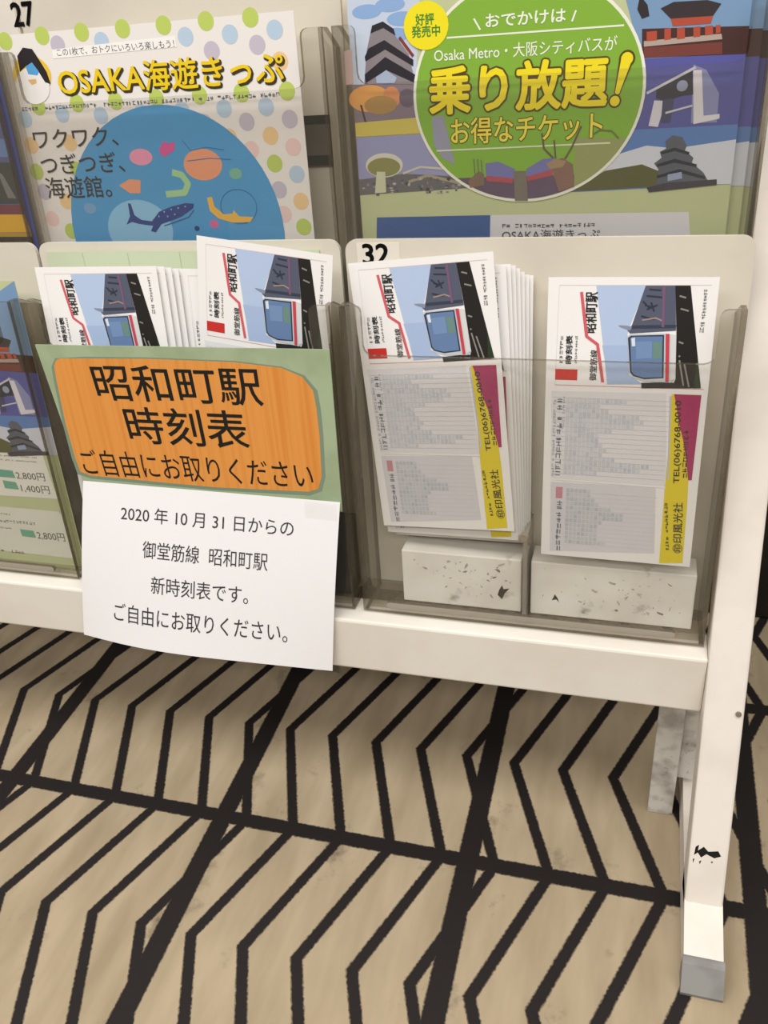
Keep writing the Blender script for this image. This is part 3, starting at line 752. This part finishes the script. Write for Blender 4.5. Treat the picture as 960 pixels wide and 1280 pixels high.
    for i in range(n):
        ya, yb = y0 + (y1 - y0) * (i + .12) / n, y0 + (y1 - y0) * (i + .88) / n
        xe = x0 + (x1 - x0) * lens[i]
        k = 0; xx = x0
        while xx < xe - 2:
            b.rect(xx, ya, xx + 2.0, yb, P(rnd.choice(['#cdd1d9', '#d3d7dd', '#c6cbd6', '#d6d9df'])), 2); xx += 2.5
    x0, y0, x1, y1 = (14.5,-126.6,68.6,-164.4)
    n = 13
    lens = [.30, .30, .34, .40, .52, .68, .66, .44, .40, .40, .40, .40, .46]
    for i in range(n):
        ya, yb = y0 + (y1 - y0) * (i + .1) / n, y0 + (y1 - y0) * (i + .9) / n
        b.line([(x0, yb), (x1, yb)], 0.16, P('#cfc9cf'), 2)
        xx = x0
        while xx < x0 + (x1 - x0) * lens[i] - 2:
            b.rect(xx, ya, xx + 2.0, yb, P(rnd.choice(['#c3c8ce', '#c9cdd1', '#bcc2c9', '#cdd0d4'])), 2); xx += 2.5
    for box, k in ((((8.8,-94.3,3.4,49.4)), 5), (((10.5,-152.5,3.5,35.2)), 7)):
        b.tiny(box[0], box[1], box[3], box[2], P('#6f7480'), 3, rot=90, seed=k)
    for box, k in ((((5.8,-94.9,1.8,48.6)), 9), (((11.2,-78.7,1.4,20.4)), 15)):
        b.tiny(box[0], box[1], box[3], box[2], P('#a8adb8'), 3, rot=90, seed=k)
    b.rect(*(8.1,-126.4,12.2,-134.0), P('#cf8f98'), 2)
    b.line([(5.2,-121.5),(72.4,-122.3)], 0.9, P('#f4f1f1'), 3)
    # yellow advertising strip
    b.poly([(71.2,-65.1),(73.3,-65.0),(87.0,-64.8),(84.7,-116.7),(85.4,-131.0),(86.1,-171.1),(72.5,-172.6),(72.0,-121.4),(72.2,-85.8)], P('#e9d31e'), 2)
    b.poly([(72.5,-64.9),(87.2,-65.0),(86.6,-116.5),(84.6,-116.7),(82.3,-103.7),(79.6,-91.8),(76.3,-81.1),(74.2,-71.3)], P('#ab2a63'), 3)
    b.line([(70.6,-66.2),(73.4,-117.5)], 0.8, P('#c3cbe6'), 2)
    (cx, cy, w, h) = (77.1,-93.8,7.0,50.5)
    b.text('TEL(06)6768-0010', cx, cy, h, w * .62, P('#2e2a1c'), 5, rot=93.5, bold=0.012)
    (cx, cy, w, h) = (81.9,-102.0,3.1,33.4)
    b.tiny(cx, cy, h, w, P('#4d3420'), 5, rot=93, seed=31)
    (cx, cy, w, h) = (81.4,-148.0,7.7,33.3)
    b.text('㊞印風光社', cx, cy, h, w * .72, P('#2e2a1c'), 5, rot=94, bold=0.01)
    (cx, cy, w, h) = (75.0,-147.9,5.0,32.1)
    b.tiny(cx, cy, h, w * .45, P('#3a3520'), 5, rot=96, seed=33)
    return b.mesh('timetable_card')


CARD = card_mesh()
proto = link('timetable_card', CARD, TIER.pose(-52.17, 231.55, 8.39, -1.1236, 3.7654, 0.3721))
tag(proto, 'upright timetable card leaning alone at the right of pocket 32', 'timetable card')


def card(M, label, group=None):
    o = proto.copy(); COL.objects.link(o); o.matrix_basis = M
    o['label'] = label
    if group: o['group'] = group
    return o


card(TIER.pose(-172.9, 238, 15.5, -6.1, 2.9, 5.3), 'tilted timetable card in front of the fan at the left of pocket 32')
ORD = ['first', 'second', 'third', 'fourth', 'fifth', 'sixth', 'seventh']
for i in range(7):
    k = (i + 1) / 7.0
    x = -168.8 + 15.8 * k; roll = 4.2 * (1 - k) + 0.8 * k
    card(TIER.pose(x, 230.5 + 2.5 * math.sin(5 * k), 17.2 + 5.5 * k, -6 * (1 - k), 3.0, roll),
         '%s card edge showing to the right of the tilted card in pocket 32' % ORD[i], 'cards fanned behind the tilted card')
card(TIER.pose(-386, 238.5, 4, -1, 3.5, 0.6), 'timetable card at the left end of the left pocket above the orange sign')
for i in range(5):
    card(TIER.pose(-381.5 + 3.6 * i, 238 - .8 * i, 6 + 2.2 * i, -1, 3.2, 0.5 - .2 * i), '%s card edge right of the leftmost card above the orange sign' % ORD[i], 'cards fanned behind the leftmost card')
card(TIER.pose(-285, 236, 11, 0, 2.5, -0.5), 'mostly hidden card behind the raised tilted card above the orange sign')
card(TIER.pose(-266.2, 257.1, 6.5, -3.7, 1.2, -7.2), 'raised timetable card tilted clockwise above the orange sign')

# sage green backing sheet standing behind the cards of the left pocket
b = MB(); sheet_mesh(b, 196, 150, paint('#cdd6b8', 0.6), 0.6)
for x in (28, 62, 100, 140):
    b.line([(x, -1), (x + 3, -146)], 0.5, paint('#aebb98'), 1)
tag(link('backing_sheet', b.mesh('backing_sheet'), TIER.pose(-390, 244.5, 24.6)), 'sage green paper standing behind the cards above the orange sign', 'paper')

# ================================================================== FOAM BLOCKS
for (x0, x1, lb) in ((-146, -64.2, 'dirty white foam block under the cards left of the small divider'), (-58, 45, 'dirty white foam block under the upright right card')):
    b = MB(); b.box(0, x1 - x0, 0, 22, 0, 40.5, M_FOAM, .8)
    for q in range(70):
        px, pz = random.gauss(.6, .25) * (x1 - x0), random.gauss(.55, .25) * 41
        if not (5 < px < x1 - x0 - 5 and 4 < pz < 37):
            continue
        r = random.choice([.3, .4, .5, .6, .9, 1.3]); a0 = random.uniform(0, 3.14); st = random.uniform(1, 2.4)
        pts = []
        for k in range(9):
            a = 2 * math.pi * k / 9; rr = r * random.uniform(.45, 1.2)
            X, Y = rr * st * math.cos(a), rr * .7 * math.sin(a)
            pts.append((px + X * math.cos(a0) - Y * math.sin(a0), pz + X * math.sin(a0) + Y * math.cos(a0)))
        b.poly(pts, paint(random.choice(['#c4bcb0', '#b5ada2', '#cbc3b7', '#8c847a', '#a79f94'])), 1)
    if x0 < -100:
        b.poly([(66, 12), (69, 9), (71, 14), (74, 18), (70, 17), (69, 20), (67, 16)], paint('#46403a'), 1)
    else:
        b.poly([(14, 12), (17, 13), (19, 11), (18, 14), (16, 17), (15, 14)], paint('#46403a'), 1)
    tag(link('foam_block', b.mesh('foam_block'), TIER.M(x0, 8.6, 2)), lb, 'foam block')


b = MB(); b.box(0, 205, 0, 21, 0, 55, noisy('pocket_shade', '#2b241f', '#221c18', 30, 0.8), .8)  # added block, its dark colour stands for the shade inside the left pocket
tag(link('shade_block', b.mesh('shade_block'), TIER.M(-388.5, 8.6, 2)), 'added dark brown block standing for shade in the bottom of the left pocket beside the white notice', 'block')


# ================================================================== SIGN AND NOTICE
def patch(tl, tr, br, bl, W, H, bulge=None):
    """warp flat art (x 0..W, z 0..-H) onto a four-cornered paper surface in the pocket frame"""
    P4 = [TIER.pt(*p) * 1000 for p in (tl, tr, br, bl)]
    def f(p):
        a, c = p[0] / W, -p[2] / H
        q = P4[0] * (1 - a) * (1 - c) + P4[1] * a * (1 - c) + P4[2] * a * c + P4[3] * (1 - a) * c
        n = TIER.W
        d = p[1] + (bulge(a, c) if bulge else 0)
        return tuple(q + n * d)
    return f


def paper_grid(b, W, H, th, mat, nx=24, nz=18):
    vs = [(W * i / nx, 0, -H * j / nz) for j in range(nz + 1) for i in range(nx + 1)]
    k = nx + 1
    fs = [[j * k + i, (j + 1) * k + i, (j + 1) * k + i + 1, j * k + i + 1] for j in range(nz) for i in range(nx)]
    b.add(vs, fs, mat)
    b.add([(x, th, z) for x, y, z in vs], [f[::-1] for f in fs], mat)
    n = len(b.v)
    rim = [i for i in range(nx + 1)] + [j * k + nx for j in range(1, nz + 1)] + [nz * k + i for i in range(nx - 1, -1, -1)] + [j * k for j in range(nz - 1, 0, -1)]
    for p, q in zip(rim, rim[1:] + rim[:1]):
        a, c = vs[p], vs[q]
        b.add([a, c, (c[0], th, c[2]), (a[0], th, a[2])], [[0, 1, 2, 3]], mat)


b = MB(); paper_grid(b, 212, 118, 1.0, noisy('sage_card', '#a8b896', '#9aaa86', 30, 0.6), 12, 8)
orange = noisy('orange_print', '#e59a4b', '#dc8c3c', 4, 0.55, stretch=(90, 1, 1))
out = [(12.3,-9.8),(36.9,-8.1),(83.3,-7.7),(146.5,-8.8),(178.7,-12.0),(194.1,-17.8),(201.7,-28.1),(202.8,-40.8),(202.9,-60.2),(201.6,-91.1),(198.0,-102.8),(188.2,-106.9),(112.9,-107.7),(8.2,-105.0),(-2.2,-102.1),(-2.5,-88.8),(0.2,-60.9),(5.2,-27.0),(7.2,-16.2)]
b.poly(out, paint('#7f927c'), 1)
b.poly([(16.3,-9.7),(83.1,-8.6),(146.4,-9.7),(178.6,-12.9),(192.2,-18.7),(198.9,-28.4),(200.0,-41.4),(200.3,-60.3),(198.8,-91.3),(195.4,-101.1),(187.8,-103.9),(113.4,-105.4),(9.0,-102.5),(1.0,-99.6),(0.8,-88.0),(2.8,-60.2),(7.6,-26.5),(9.7,-15.4),(12.8,-11.2)], orange, 2)
for body, box, bd in (('昭和町駅', ((100.3,-26.9,125.5,27.1)), 0.008), ('時刻表', ((100.8,-58.8,94.1,28.8)), 0.008), ('ご自由にお取りください', ((98.9,-91.0,186.8,21.3)), 0.0)):
    b.text(body, *box, paint('#1b1a18'), 4, bold=bd)
SIGN = ((-387.0, 191.4, -12.9), (-179.2, 193.1, -12.94), (-181.2, 84, -10.76), (-376.3, 83, -10.74))
tag(link('sign', b.mesh('sign', patch(*SIGN, 212, 116)), None), 'sage green sign with an orange rounded panel of black lettering', 'sign')

b = MB(); paper_grid(b, 200, 146, 0.25, paint('#f6f4f5', 0.6))
for body, box in (('2020 年 10 月 31 日からの', ((100.2,-23.8,134.8,13.0))), ('御堂筋線  昭和町駅', ((100.7,-53.4,97.8,15.0))), ('新時刻表です。', ((97.8,-84.1,76.3,15.8))),
                  ('ご自由にお取りください。', ((97.5,-114.4,137.7,17.9)))):
    b.text(body, *box, paint('#3b3a3d'), 3, bold=-0.004)
NOTICE = ((-374.8, 92.0, -13.0), (-180.6, 91.1, -15.0), (-195.4, -42.2, -22.0), (-400.9, -38.5, -22.0))


def nb(a, c):
    return -7 * math.sin(math.pi * min(1, max(0, a))) * c * c - 2.5 * math.sin(math.pi * c) - 1.2 * math.sin(2.2 * math.pi * a) * c


nt_ = tag(link('notice', b.mesh('notice', patch(*NOTICE, 200, 146, nb)), None), 'white paper notice with four printed lines hanging below the orange sign', 'notice')
M_TAPE = acrylic('clear_tape', (0.996, 0.996, 0.995), 0.01, '#e8e0d8')
b = MB(); b.box(0, 22, 0, .12, -12, 0, M_TAPE)
tp = link('tape', b.mesh('tape'), TIER.pose(-205, 90.5, -16.2, 0, 2.0, -2), None)
tag(tp, 'clear tape strip at the upper right corner of the white notice', 'tape')
# strip of tape hanging below the rail at the notice corner
b = MB(); b.box(0, 13, 0, .3, -16, 0, acrylic('hanging_tape', (0.55, 0.52, 0.48), 0.18, '#8d857a'))
tag(link('tape', b.mesh('tape_end'), Matrix.Translation(mm(-209, 450, 146))), 'loose tape end hanging below the rail under the notice', 'tape')
